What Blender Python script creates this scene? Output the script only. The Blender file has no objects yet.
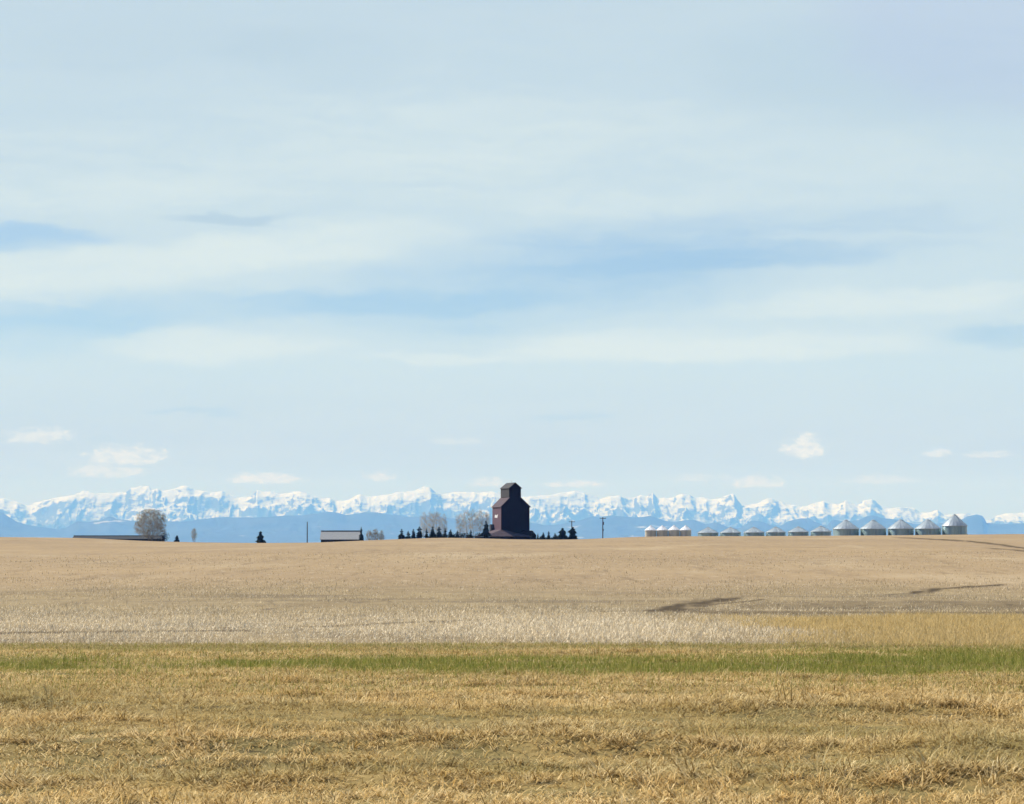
import bpy, math, random
import numpy as np
from mathutils import Vector

random.seed(7)
rng = np.random.default_rng(11)
S = bpy.context.scene
COL = S.collection
F = 2903.0                      # focal length in pixels of the 1024 px wide picture
CAMZ = 2.2
HOR = 543.5
PITCH = math.atan((HOR - 402.0) / F)
R = math.radians

# ------------------------------------------------------------------ helpers
def ray(px, py):
    """direction (x, z) per metre of y for a pixel"""
    cx, cz = (px - 512.0) / F, (402.0 - py) / F
    y = math.cos(PITCH) - cz * math.sin(PITCH)
    z = math.sin(PITCH) + cz * math.cos(PITCH)
    return cx / y, z / y

def at(px, py, d):
    u, v = ray(px, py)
    return Vector((u * d, d, CAMZ + v * d))

def smooth(t):
    t = np.clip(t, 0, 1)
    return t * t * (3 - 2 * t)

def _hash(ix, iy, seed):
    h = (ix.astype(np.int64) * 374761393 + iy.astype(np.int64) * 668265263 + seed * 974634777) & 0xffffffff
    h = ((h ^ (h >> 13)) * 1274126177) & 0xffffffff
    return ((h ^ (h >> 16)) & 0xffff) / 65535.0

def vnoise(x, y, seed=0):
    x = np.asarray(x, float); y = np.asarray(y, float)
    ix, iy = np.floor(x), np.floor(y)
    fx, fy = x - ix, y - iy
    fx = fx * fx * fx * (fx * (fx * 6 - 15) + 10); fy = fy * fy * fy * (fy * (fy * 6 - 15) + 10)
    a = _hash(ix, iy, seed); b = _hash(ix + 1, iy, seed)
    c = _hash(ix, iy + 1, seed); d = _hash(ix + 1, iy + 1, seed)
    return (a * (1 - fx) + b * fx) * (1 - fy) + (c * (1 - fx) + d * fx) * fy

def fbm(x, y, octaves=4, seed=0, gain=.5):
    s = 0; a = 1; n = 0
    for k in range(octaves):
        s = s + a * vnoise(x * 2**k + 13.7 * k, y * 2**k - 7.1 * k, seed + k); n += a; a *= gain
    return s / n

def ridged(x, y, octaves=5, seed=0, gain=.5):
    s = 0; a = 1; n = 0; w = 1
    for k in range(octaves):
        r = 1 - np.abs(2 * vnoise(x * 2.03**k + 5.3 * k, y * 2.03**k + 9.1 * k, seed + k) - 1)
        r = r * r * w
        s = s + a * r; n += a; a *= gain; w = np.clip(r * 1.6, 0, 1)
    return s / n

def tag(o, label=None, cat=None, group=None, kind=None):
    if label: o['label'] = label
    if cat: o['category'] = cat
    if group: o['group'] = group
    if kind: o['kind'] = kind
    return o

def empty(name, loc, rz=0, label=None, cat=None, group=None):
    o = bpy.data.objects.new(name, None); COL.objects.link(o)
    o.location = loc; o.rotation_euler = (0, 0, rz); o.empty_display_size = .5
    return tag(o, label, cat, group)

def copy_tree(o, parent=None):
    c = o.copy(); COL.objects.link(c)
    if parent: c.parent = parent
    for ch in list(o.children): copy_tree(ch, c)
    return c

def np_mesh(name, verts, faces, mat, smooth_shade=False):
    me = bpy.data.meshes.new(name)
    verts = np.asarray(verts, np.float32)
    me.vertices.add(len(verts)); me.vertices.foreach_set('co', verts.ravel())
    faces = [np.asarray(f, np.int32) for f in faces if len(f)]
    tot = np.concatenate([np.full(len(f), f.shape[1], np.int32) for f in faces])
    loops = np.concatenate([f.ravel() for f in faces])
    start = np.concatenate([[0], np.cumsum(tot)[:-1]]).astype(np.int32)
    me.loops.add(len(loops)); me.loops.foreach_set('vertex_index', loops)
    me.polygons.add(len(tot)); me.polygons.foreach_set('loop_start', start); me.polygons.foreach_set('loop_total', tot)
    if smooth_shade: me.polygons.foreach_set('use_smooth', np.ones(len(tot), bool))
    me.update(calc_edges=True)
    me.materials.append(mat)
    o = bpy.data.objects.new(name, me); COL.objects.link(o)
    return o

class MB:
    def __init__(s): s.v = []; s.f = []
    def add(s, vs, fs):
        b = len(s.v); s.v += [tuple(v) for v in vs]; s.f += [tuple(b + i for i in f) for f in fs]
    def box(s, c, d, rz=0):
        cx, cy, cz = c; dx, dy, dz = [k / 2 for k in d]
        ca, sa = math.cos(rz), math.sin(rz)
        vs = []
        for z in (-dz, dz):
            for x, y in ((-dx, -dy), (dx, -dy), (dx, dy), (-dx, dy)):
                vs.append((cx + x * ca - y * sa, cy + x * sa + y * ca, cz + z))
        s.add(vs, [(3, 2, 1, 0), (4, 5, 6, 7), (0, 1, 5, 4), (1, 2, 6, 5), (2, 3, 7, 6), (3, 0, 4, 7)])
    def prism(s, prof, y0, y1):
        """profile in x,z (counter-clockwise seen from -y) pushed from y0 to y1"""
        n = len(prof)
        vs = [(x, y0, z) for x, z in prof] + [(x, y1, z) for x, z in prof]
        s.add(vs, [tuple(range(n)), tuple(range(2 * n - 1, n - 1, -1))] +
              [(i, i + n, (i + 1) % n + n, (i + 1) % n) for i in range(n)])
    def slab(s, quad, t):
        """a quad given a thickness t downward"""
        n = len(quad)
        vs = [tuple(q) for q in quad] + [(q[0], q[1], q[2] - t) for q in quad]
        s.add(vs, [tuple(range(n)), tuple(range(2 * n - 1, n - 1, -1))] +
              [(i, i + n, (i + 1) % n + n, (i + 1) % n) for i in range(n)])
    def tube(s, p0, p1, r0, r1, n=6, cap=True):
        p0, p1 = Vector(p0), Vector(p1); d = (p1 - p0)
        if d.length < 1e-6: return
        d.normalize(); a = d.orthogonal().normalized(); b = d.cross(a)
        vs = []
        for p, r in ((p0, r0), (p1, r1)):
            for k in range(n):
                t = 2 * math.pi * k / n
                vs.append(p + a * (r * math.cos(t)) + b * (r * math.sin(t)))
        fs = [(k, (k + 1) % n, (k + 1) % n + n, k + n) for k in range(n)]
        if cap: fs += [tuple(range(n - 1, -1, -1)), tuple(range(n, 2 * n))]
        s.add(vs, fs)
    def lathe(s, prof, n=32, c=(0, 0, 0)):
        vs = []; fs = []
        for r, z in prof:
            for k in range(n):
                t = 2 * math.pi * k / n
                vs.append((c[0] + r * math.cos(t), c[1] + r * math.sin(t), c[2] + z))
        for i in range(len(prof) - 1):
            for k in range(n):
                fs.append((i * n + k, i * n + (k + 1) % n, (i + 1) * n + (k + 1) % n, (i + 1) * n + k))
        s.add(vs, fs)
    def build(s, name, mat, parent=None, smooth_shade=False, label=None):
        me = bpy.data.meshes.new(name); me.from_pydata(s.v, [], s.f); me.update()
        me.materials.append(mat)
        if smooth_shade:
            for p in me.polygons: p.use_smooth = True
        o = bpy.data.objects.new(name, me); COL.objects.link(o)
        if parent: o.parent = parent
        if label: o['label'] = label
        return o

# ------------------------------------------------------------------ node expressions
class E:
    """a float socket with arithmetic"""
    nt = None
    def __init__(s, sock): s.s = sock
    @staticmethod
    def m(op, *a, clamp=False):
        n = E.nt.nodes.new('ShaderNodeMath'); n.operation = op; n.use_clamp = clamp
        for i, x in enumerate(a):
            if isinstance(x, E): E.nt.links.new(x.s, n.inputs[i])
            else: n.inputs[i].default_value = x
        return E(n.outputs[0])
    def __add__(s, o): return E.m('ADD', s, o)
    __radd__ = __add__
    def __sub__(s, o): return E.m('SUBTRACT', s, o)
    def __rsub__(s, o): return E.m('SUBTRACT', o, s)
    def __mul__(s, o): return E.m('MULTIPLY', s, o)
    __rmul__ = __mul__
    def __truediv__(s, o): return E.m('DIVIDE', s, o)
    def __rtruediv__(s, o): return E.m('DIVIDE', o, s)
    def clamp(s): return E.m('ADD', s, 0.0, clamp=True)
    def abs(s): return E.m('ABSOLUTE', s)
    def max(s, o): return E.m('MAXIMUM', s, o)
    def min(s, o): return E.m('MINIMUM', s, o)

def maprange(x, a, b, c=0., d=1., kind='SMOOTHSTEP'):
    n = E.nt.nodes.new('ShaderNodeMapRange'); n.interpolation_type = kind
    E.nt.links.new(x.s, n.inputs['Value'])
    for k, v in (('From Min', a), ('From Max', b), ('To Min', c), ('To Max', d)): n.inputs[k].default_value = v
    return E(n.outputs['Result'])

def vec(x, y, z):
    n = E.nt.nodes.new('ShaderNodeCombineXYZ')
    for i, k in enumerate((x, y, z)):
        if isinstance(k, E): E.nt.links.new(k.s, n.inputs[i])
        else: n.inputs[i].default_value = k
    return n.outputs[0]

def noise(v, scale=1., detail=4., rough=.5, dist=0.):
    n = E.nt.nodes.new('ShaderNodeTexNoise')
    E.nt.links.new(v, n.inputs['Vector'])
    n.inputs['Scale'].default_value = scale; n.inputs['Detail'].default_value = detail
    n.inputs['Roughness'].default_value = rough; n.inputs['Distortion'].default_value = dist
    return E(n.outputs[0])

def mix(fac, a, b):
    n = E.nt.nodes.new('ShaderNodeMix'); n.data_type = 'RGBA'; n.clamp_factor = True
    if isinstance(fac, E): E.nt.links.new(fac.s, n.inputs[0])
    else: n.inputs[0].default_value = fac
    for i, k in ((6, a), (7, b)):
        if isinstance(k, tuple): n.inputs[i].default_value = (*k, 1)
        else: E.nt.links.new(k, n.inputs[i])
    return n.outputs[2]

def sep(v):
    n = E.nt.nodes.new('ShaderNodeSeparateXYZ'); E.nt.links.new(v, n.inputs[0])
    return [E(o) for o in n.outputs]

def new_mat(name, rough=.8, metal=0.):
    m = bpy.data.materials.new(name); m.use_nodes = True
    nt = m.node_tree; E.nt = nt
    b = nt.nodes['Principled BSDF']; b.inputs['Roughness'].default_value = rough; b.inputs['Metallic'].default_value = metal
    return m, nt, b

def position(kind='geo'):
    if kind == 'geo':
        return E.nt.nodes.new('ShaderNodeNewGeometry').outputs['Position']
    return E.nt.nodes.new('ShaderNodeTexCoord').outputs['Object']

def bump(b, h, strength=.3, dist=.05):
    n = E.nt.nodes.new('ShaderNodeBump'); n.inputs['Strength'].default_value = strength; n.inputs['Distance'].default_value = dist
    E.nt.links.new(h.s, n.inputs['Height']); E.nt.links.new(n.outputs[0], b.inputs['Normal'])

def worn(name, c1, c2, rough=.8, metal=0., scale=1.5, stretch=(1, 1, .25), bands=None, spec=None):
    """weathered paint, metal or bark: two tones broken up by stretched noise; bands=(axis, period m) adds siding or ribs"""
    m, nt, b = new_mat(name, rough, metal)
    p = position('obj'); x, y, z = sep(p)
    n = noise(vec(x * stretch[0], y * stretch[1], z * stretch[2]), scale, 6, .65)
    nt.links.new(mix(maprange(n, .35, .68), c1, c2), b.inputs['Base Color'])
    if bands:
        k = {'x': x, 'y': y, 'z': z}[bands[0]]
        bump(b, E.m('SINE', k * (2 * math.pi / bands[1])), .6, bands[1] * .15)
    if spec is not None: b.inputs['Specular IOR Level'].default_value = spec
    return m

# ------------------------------------------------------------------ terrain
CREST = 700.0
_cx = np.array([-700, -300, 0, 75, 130, 190, 256, 320, 384, 440, 480, 520, 575, 620, 660, 780, 900, 1024, 1300, 1700.])
_cy = np.array([538., 536.5, 537, 537.8, 540.6, 542.2, 543, 542.5, 539.7, 537.6, 538.3, 539.5, 539.5, 537.4, 536.3, 536, 535.2, 533.9, 535, 536.5])
def crest_height(x):
    px = 512 + np.asarray(x) * F / CREST
    acc = 0
    for d in (-14, -7, 0, 7, 14): acc = acc + np.interp(px + d, _cx, _cy)
    return CAMZ + (HOR - acc / 5) * CREST / F

def ground_d(py):   # distance where a flat roadside ground meets pixel row py
    return -CAMZ / ray(512, py)[1]

def ground_h(x, y):
    x = np.asarray(x, float); y = np.asarray(y, float)
    hc = crest_height(x)
    t = np.clip((y - 62) / (CREST - 62), 0, 1)
    s = 1.22 * t ** 1.18 - .22 * t ** 4
    h = hc * s
    h = h - 1.5 * smooth((y - CREST) / 220.0)
    far = smooth((y - 3000) / 20000.0)
    h = h * (1 - far) + (-20) * far
    # roadside: mown windrows, hollows and small rises
    near = 1 - smooth((y - 58) / 8.0)
    wob = 1.6 * (fbm(x * .12, y * .1, 3, 5) - .5)
    rows = 0
    for py, amp, w in ((752, .085, .75), (712, .06, 1.0), (787, .07, .55), (769, -.07, .5), (735, -.04, .9)):
        rows = rows + 1.5 * amp * np.exp(-((y + wob - ground_d(py)) / w) ** 2)
    bumps = .16 * (fbm(x * .35, y * .45, 3, 21) - .5) + .10 * (fbm(x * 1.3, y * 1.6, 2, 33) - .5)
    h = h + near * (rows * (.4 + 1.2 * vnoise(x * .22, y * .2, 9)) + bumps)
    field = smooth((y - 60) / 6.0) * (1 - smooth((y - 300) / 300))
    h = h + field * .10 * (fbm(x * .12, y * .07, 3, 41) - .5)
    return h

def field_point(px, py):
    """where the sight line of a pixel meets the ground"""
    u, v = ray(px, py)
    d = np.concatenate([np.arange(15, 200, .25), np.arange(200, 720, 1.0)])
    z = CAMZ + v * d - ground_h(u * d, d)
    k = np.argmax(z < 0)
    if not (z < 0).any(): k = len(d) - 1
    return u * d[k], d[k]

xs_in = np.arange(-140, 140.01, 1.0)
xo = 140 * np.geomspace(1.02, 450, 44)
gx = np.concatenate([-xo[::-1], xs_in, xo])
gy = np.concatenate([np.linspace(-3000, 0, 12), np.linspace(2, 17.5, 16), np.arange(18, 70, .25), np.arange(70, 200, 1.0),
                     np.arange(200, 1400, 8.0), np.geomspace(1400, 99000, 40)])
GX, GY = np.meshgrid(gx, gy)
GZ = ground_h(GX, GY)
nx, ny = len(gx), len(gy)
def grid_faces(nx, ny):
    i = np.arange(ny - 1)[:, None] * nx + np.arange(nx - 1)[None, :]
    return np.stack([i, i + 1, i + nx + 1, i + nx], -1).reshape(-1, 4)

# colour zones shared by the ground sheet and the plants on it (numpy twin below)
Y_FIELD = ground_d(645)
m_ground, nt, b = new_mat('earth_and_stubble', .95)
b.inputs['Specular IOR Level'].default_value = .1
P = position(); X, Y, Z = sep(P)
n_big = noise(vec(X * .02, Y * .012, 0.), 1, 5, .55)
n_mid = noise(vec(X * .25, Y * .10, 0.), 1, 5, .6)
n_row = noise(vec(X * .06, Y * .9, 0.), 1, 4, .65)
n_fine = noise(vec(X * 2.2, Y * 1.0, 0.), 1, 5, .7)
far_field = mix(maprange(n_big, .3, .7), (.35, .245, .13), (.285, .20, .112))
far_field = mix(maprange(n_row, .42, .75) * .5, far_field, (.37, .28, .18))
far_field = mix(maprange(n_fine, .5, .8) * .35, far_field, (.19, .13, .075))
n_f1 = noise(vec(X * .35, Y * .03, 2.), 1, 6, .65)
n_f2 = noise(vec(X * .06, Y * .012, 6.), 1, 5, .6)
n_f3 = noise(vec(X * 1.6, Y * .22, 9.), 1, 5, .7)
far_field = mix(maprange(n_f1, .50, .70) * .55, far_field, (.20, .14, .08))
far_field = mix(maprange(n_f2, .52, .68) * .6, far_field, (.42, .32, .195))
far_field = mix(maprange(noise(vec(X * 1.1, Y * .07, 14.), 1, 5, .7), .54, .70) * .65, far_field, (.17, .12, .07))
far_field = mix(maprange(n_f3, .53, .70) * .65, far_field, (.47, .37, .24))
near_field = mix(maprange(n_mid, .3, .7), (.32, .24, .13), (.22, .16, .085))
near_field = mix(maprange(n_fine, .52, .75) * .6, near_field, (.13, .095, .06))
near_field = mix(maprange(n_row, .5, .75) * .5, near_field, (.46, .36, .22))
edge = Y + (noise(vec(X * .05, 3., 0.), 1, 3) - .5) * 70 + (n_f3 - .5) * 60
near_field = mix(maprange(n_f3, .52, .68) * .7, near_field, (.11, .08, .05))
near_field = mix(maprange(noise(vec(X * .09, Y * .13, 12.), 1, 5, .6), .5, .64) * .6, near_field, (.145, .11, .07))
field_c = mix(maprange(edge, 100, 150), near_field, far_field)
# bare soil runs and wheel tracks (px, py, half thickness px) as real strips of dark earth
runs = [([(560, 612.5), (650, 611), (690, 606)], .8, .75), ([(645, 613), (685, 605.5), (742, 598)], 4.2, 1.), ([(668, 610), (690, 606), (716, 602.5)], 6.5, .95), ([(690, 607), (765, 600)], 1.8, .8),
        ([(650, 612), (780, 613), (900, 613.5), (1040, 613)], 2.2, .7), ([(740, 606), (900, 606), (1040, 605)], 6.0, .45),
        ([(885, 595), (912, 593.5)], 1.4, .6), ([(908, 594.3), (926, 591.5), (944, 589)], 3.6, 1.), ([(940, 589), (1004, 585)], 2.4, .95), ([(895, 537.6), (965, 541), (1040, 551)], .9, .9),
        ([(985, 548), (1040, 552.5)], 1.0, .8), ([(-20, 634), (90, 632.5), (250, 631)], 1.5, .85), ([(280, 628), (345, 626), (480, 620)], 1.2, .7), ([(-20, 640), (200, 641.5)], .8, .5), ([(300, 638), (560, 639)], .7, .45),
        ([(690, 547), (830, 547.5)], .5, .35)]
U = X / Y.max(5.)
def lerp_seg(p, q):
    u0, u1 = p[0] / p[1], q[0] / q[1]; e = .0025
    t = ((U - u0) / (u1 - u0)).clamp()
    inside = maprange(U, u0 - e, u0 + e) * (1 - maprange(U, u1 - e, u1 + e))
    return t, inside
n_run = noise(vec(X * .9, Y * .12, 17.), 1, 5, .65)
soil = None
RUNS_W = []
for pts, half, k in runs:
    taper = [1.0] * len(pts)
    if pts[0][0] > 0: taper[0] = .5
    if pts[-1][0] < 1024: taper[-1] = .5
    w = [(field_point(px, py), field_point(px, py - half * tp), field_point(px, py + half * tp)) for (px, py), tp in zip(pts, taper)]
    for a, c in zip(w[:-1], w[1:]):
        (x0, y0), (x1, y1) = a[0], c[0]
        r0, r1 = max(.35, (a[1][1] - a[2][1]) / 2), max(.35, (c[1][1] - c[2][1]) / 2)
        RUNS_W.append((x0, y0, r0, x1, y1, r1, k))
        t, ins = lerp_seg((x0, y0), (x1, y1))
        yc = t * (y1 - y0) + y0; r = t * (r1 - r0) + r0
        q = (Y + ((n_mid - .5) * 2.6 + (n_run - .5) * 3.4) * r - yc).abs() / r
        mk = (1 - maprange(q, .0, 1.5)) * ins * k
        soil = mk if soil is None else soil.max(mk)
soil = soil * maprange(n_fine, .2, .5, .55, 1.)
field_c = mix(soil, field_c, (.06, .04, .02))
# roadside thatch
n_r = noise(vec(X * .5, Y * .9, 0.), 1, 5, .6)
thatch = mix(maprange(n_r, .35, .65), (.30, .21, .075), (.19, .15, .055))
thatch = mix(maprange(noise(vec(X * 2.5, Y * 3., 4.), 1, 4, .6), .5, .75), thatch, (.06, .045, .022))
gcol = mix(maprange(Y + (noise(vec(X * .4, 1., 0.), 1, 3) - .5) * 3, Y_FIELD - .8, Y_FIELD + .8), thatch, field_c)
nt.links.new(gcol, b.inputs['Base Color'])
bump(b, n_fine + n_mid * .6, .5, .12)
o = np_mesh('ground', np.stack([GX, GY, GZ], -1).reshape(-1, 3), [grid_faces(nx, ny)], m_ground, True)
tag(o, 'stubble field rising to a low crest behind the roadside grass', 'ground', kind='structure')

# ------------------------------------------------------------------ grass and stubble
def leaf_mat(name, rough=.7, trans=.3):
    m, nt, b = new_mat(name, rough)
    a = nt.nodes.new('ShaderNodeAttribute'); a.attribute_name = 'tint'
    nt.links.new(a.outputs['Color'], b.inputs['Base Color'])
    b.inputs['Specular IOR Level'].default_value = .08
    t = nt.nodes.new('ShaderNodeBsdfTranslucent'); nt.links.new(a.outputs['Color'], t.inputs['Color'])
    mx = nt.nodes.new('ShaderNodeMixShader'); mx.inputs[0].default_value = trans
    nt.links.new(b.outputs[0], mx.inputs[1]); nt.links.new(t.outputs[0], mx.inputs[2])
    nt.links.new(mx.outputs[0], nt.nodes['Material Output'].inputs['Surface'])
    return m
m_leaf = leaf_mat('grass_blades'); m_straw = leaf_mat('straw_stalks', .6, .2)

def blades(name, x, y, length, width, lean, tint, mat, zoff=-.01, az=None):
    """curved two-step blades; lean 0 = upright, 1 = lying"""
    n = len(x); z = ground_h(x, y) + zoff
    az = rng.uniform(0, 2 * math.pi, n) if az is None else az; fa = az + math.pi / 2 + rng.normal(0, .5, n)
    dx, dy = np.cos(az), np.sin(az); wx, wy = np.cos(fa) * width / 2, np.sin(fa) * width / 2
    a1 = lean * 1.1; a2 = np.clip(lean * 1.9 + rng.normal(0, .25, n), -.2, 1.75)
    L1 = length * .5
    mx_, my_, mz = x + dx * np.sin(a1) * L1, y + dy * np.sin(a1) * L1, z + np.cos(a1) * L1
    tx, ty, tz = mx_ + dx * np.sin(a2) * L1, my_ + dy * np.sin(a2) * L1, mz + np.cos(a2) * L1
    tz = np.maximum(tz, z + .01)
    V = np.empty((n, 5, 3), np.float32)
    V[:, 0] = np.stack([x - wx, y - wy, z], -1); V[:, 1] = np.stack([x + wx, y + wy, z], -1)
    V[:, 2] = np.stack([mx_ + wx * .8, my_ + wy * .8, mz], -1); V[:, 3] = np.stack([mx_ - wx * .8, my_ - wy * .8, mz], -1)
    V[:, 4] = np.stack([tx, ty, tz], -1)
    i = np.arange(n)[:, None] * 5
    o = np_mesh(name, V.reshape(-1, 3), [i + np.array([0, 1, 2, 3]), i + np.array([3, 2, 4])], mat)
    at_ = o.data.attributes.new('tint', 'FLOAT_COLOR', 'POINT')
    c = np.concatenate([tint, np.ones((n, 1))], 1)
    at_.data.foreach_set('color', np.repeat(c, 5, 0).astype(np.float32).ravel())
    return o

def scatter(y0, y1, dens, margin=4.0):
    """even random points over the wedge the picture can see plus a margin for a step aside"""
    n = int(dens * ((.178 * (y0 + y1) + 2 * margin) * (y1 - y0)))
    y = np.sqrt(rng.uniform((y0 + 20)**2, (y1 + 20)**2, n)) - 20
    x = rng.uniform(-1, 1, n) * (.178 * y + margin)
    return x, y

def mixc(a, b, t):
    return np.asarray(a)[None] * (1 - t[:, None]) + np.asarray(b)[None] * t[:, None]

GOLD, PALE, OLIVE, BROWN, GREEN = (.67, .44, .15), (.95, .76, .42), (.31, .26, .085), (.26, .165, .05), (.22, .23, .035)
yg0, yg1 = ground_d(677), ground_d(655)      # green strip
def green_amount(x, y):
    w = 8 * (fbm(x * .09, y * .05, 4, 77) - .5)
    c = (yg0 + yg1) / 2 + w
    return np.exp(-((y - c) / 3.5) ** 2)

# matted dry grass of the verge: tufts whose blades lie over together
def verge_col(x, y, r):
    g = green_amount(x, y) * np.clip(fbm(x * .3, y * .5, 4, 91) * 3.0 - .7, .3, 1)
    band = np.zeros(len(x))
    for py, amp, w in ((738, .9, 1.7), (770, .8, .8), (783, .6, .6), (690, .3, 2.5), (716, .25, 1.5)):
        band += amp * np.exp(-((y + 1.4 * (fbm(x * .12, y * .1, 3, 5) - .5) * 1.6 - ground_d(py)) / w) ** 2)
    ol = np.clip(band * 2.1 * (fbm(x * .3, y * .5, 3, 61) - .12) + 1.6 * np.clip(fbm(x * .13, y * .3, 3, 67) - .52, 0, 1), 0, .85)
    col = mixc(GOLD, PALE, np.clip(r * 1.2 * (.3 + .9 * fbm(x * .6, y * .9, 3, 19)), 0, 1))
    col = col * (1 - ol[:, None]) + np.asarray(OLIVE)[None] * ol[:, None]
    br = (rng.uniform(0, 1, len(x)) < .23)[:, None]
    col = np.where(br, np.asarray(BROWN)[None], col)
    gm = np.clip(g * 1.1 * (rng.uniform(0, 1, len(x)) < .6), 0, .85)
    col = col * (1 - gm[:, None]) + np.asarray(GREEN)[None] * 1.15 * gm[:, None]
    late = .6 * smooth((y - yg1) / 3)
    col = col * (1 - late[:, None]) + np.asarray((.30, .26, .10))[None] * late[:, None]
    return col * rng.uniform(.72, 1.25, (len(x), 1)), g, band
tx_, ty_ = scatter(21, Y_FIELD + .4, 36)
gg = green_amount(tx_, ty_)
def windrow(x, y):
    s_ = 0; wob = 1.6 * (fbm(x * .12, y * .1, 3, 5) - .5)
    for py, w in ((752, .55), (712, .8), (786, .5), (728, .4)): s_ = s_ + np.exp(-((y + wob - ground_d(py)) / w) ** 2)
    return s_ * np.clip(2.4 * fbm(x * .25, y * .2, 3, 8) - .6, 0, 1.3)
lump = .45 * fbm(tx_ * .9, ty_ * .8, 3, 3) + .55 * fbm(tx_ * .22, ty_ * 1.2, 3, 4) + .36 * windrow(tx_, ty_)
def ruts(x, y):
    s_ = np.zeros(len(x)); wob = 1.6 * (fbm(x * .12, y * .1, 3, 5) - .5)
    for py, w_ in ((759, .28), (773, .36), (719, .3), (795, .2)): s_ = s_ + np.exp(-((y + wob - ground_d(py)) / w_) ** 2)
    return np.clip(s_ * np.clip(5 * fbm(x * .35, y * .5, 3, 88) - 1.9, 0, 1.2), 0, 1)
kp = (rng.uniform(0, 1, len(tx_)) > .95 * ruts(tx_, ty_)) & (rng.uniform(0, 1, len(tx_)) < .2 + 2.2 * np.clip(lump - .33, 0, 1)) & (rng.uniform(0, 1, len(tx_)) > .75 * gg)
tx_, ty_, lump = tx_[kp], ty_[kp], lump[kp]
nb = rng.integers(12, 34, len(tx_)); idx = np.repeat(np.arange(len(tx_)), nb)
taz = rng.uniform(0, 2 * math.pi, len(tx_)); tsz = np.clip((lump - .25) * 2.4, .3, 1.2) * rng.uniform(.7, 1.3, len(tx_)); tlean = np.clip(rng.normal(.88, .13, len(tx_)), .45, 1)
tr_ = np.clip(rng.uniform(0, 1, len(tx_)) * .8 + .5 * windrow(tx_, ty_), 0, 1.2)
rad = .11 * np.sqrt(rng.uniform(0, 1, len(idx))); th = rng.uniform(0, 6.283, len(idx))
x1, y1 = tx_[idx] + rad * np.cos(th), ty_[idx] + rad * np.sin(th)
far_k = np.clip(1 - (y1 - 40) / 60, .6, 1)
az1 = np.where(rng.uniform(0, 1, len(idx)) < .7, taz[idx] + rng.normal(0, .45, len(idx)), rng.uniform(0, 6.283, len(idx)))
bnd = verge_col(tx_, ty_, tr_)[2]
ln1 = rng.uniform(.13, .30, len(idx)) * tsz[idx] * far_k * (1 - .55 * np.clip(bnd, 0, 1))[idx]; le1 = np.clip(tlean[idx] + rng.normal(0, .16, len(idx)), .05, 1)
r1 = np.clip(.6 * tr_[idx] + .5 * rng.uniform(0, 1, len(idx)), 0, 1)
# short flattened litter everywhere between the tufts
x2, y2 = scatter(21, Y_FIELD + .5, 460)
k2 = rng.uniform(0, 1, len(x2)) > np.maximum(.7 * green_amount(x2, y2), .6 * ruts(x2, y2)); x2, y2 = x2[k2], y2[k2]
n2 = len(x2); az2 = rng.uniform(0, 6.283, n2); ln2 = rng.uniform(.08, .2, n2); le2 = np.clip(rng.normal(.88, .1, n2), .4, 1); r2 = rng.uniform(0, .85, n2)
x, y = np.concatenate([x1, x2]), np.concatenate([y1, y2])
col, g, band = verge_col(x, y, np.concatenate([r1, r2]))
o = blades('dry_grass', x, y, np.concatenate([ln1, ln2]), rng.uniform(.007, .014, len(x)), np.concatenate([le1, le2]), col, m_leaf, az=np.concatenate([az1, az2]))
tag(o, 'matted dry golden grass covering the roadside verge', 'grass', kind='stuff')

# new green grass in the low strip
x, y = scatter(yg0 - 6, Y_FIELD, 620)
g = green_amount(x, y)
keep = rng.uniform(0, 1, len(x)) < np.clip(g * 1.2 * (fbm(x * .3, y * .5, 4, 91) * 3.9 - 1.35), .08, .85)
x, y = x[keep], y[keep]
col = mixc((.18, .225, .03), (.50, .43, .13), rng.uniform(0, 1, len(x)) ** 1.3) * rng.uniform(.75, 1.2, (len(x), 1))
o = blades('green_grass', x, y, rng.uniform(.07, .17, len(x)), rng.uniform(.006, .012, len(x)), np.clip(rng.normal(.35, .2, len(x)), 0, 1), col, m_leaf)
tag(o, 'strip of fresh green grass along the foot of the field', 'grass', kind='stuff')

# taller uncut golden grass at the field edge on the one side
gl = field_point(770, 632); gt = field_point(900, 618.5)
def uncut(x, y):
    left = 5.6 + 3.2 * (fbm(x * .25, y * .2, 3, 55) - .5)
    return smooth((x - left) / 3.0) * (1 - smooth((y - gt[1] - 7 * (fbm(x * .22, y * .05, 3, 52) - .5)) / 2.5))
x, y = scatter(Y_FIELD - 1.5, gt[1] + 2, 330)
keep = (x > 3) & (rng.uniform(0, 1, len(x)) < uncut(x, y))
x, y = x[keep], y[keep]
col = mixc((.60, .43, .165), (.76, .585, .285), rng.uniform(0, 1, len(x))) * rng.uniform(.75, 1.15, (len(x), 1))
o = blades('tall_dry_grass', x, y, rng.uniform(.12, .28, len(x)), rng.uniform(.008, .014, len(x)), np.clip(rng.normal(.6, .22, len(x)), 0, 1), col, m_leaf)
tag(o, 'patch of taller golden grass left uncut at the field edge', 'grass', kind='stuff')

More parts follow.
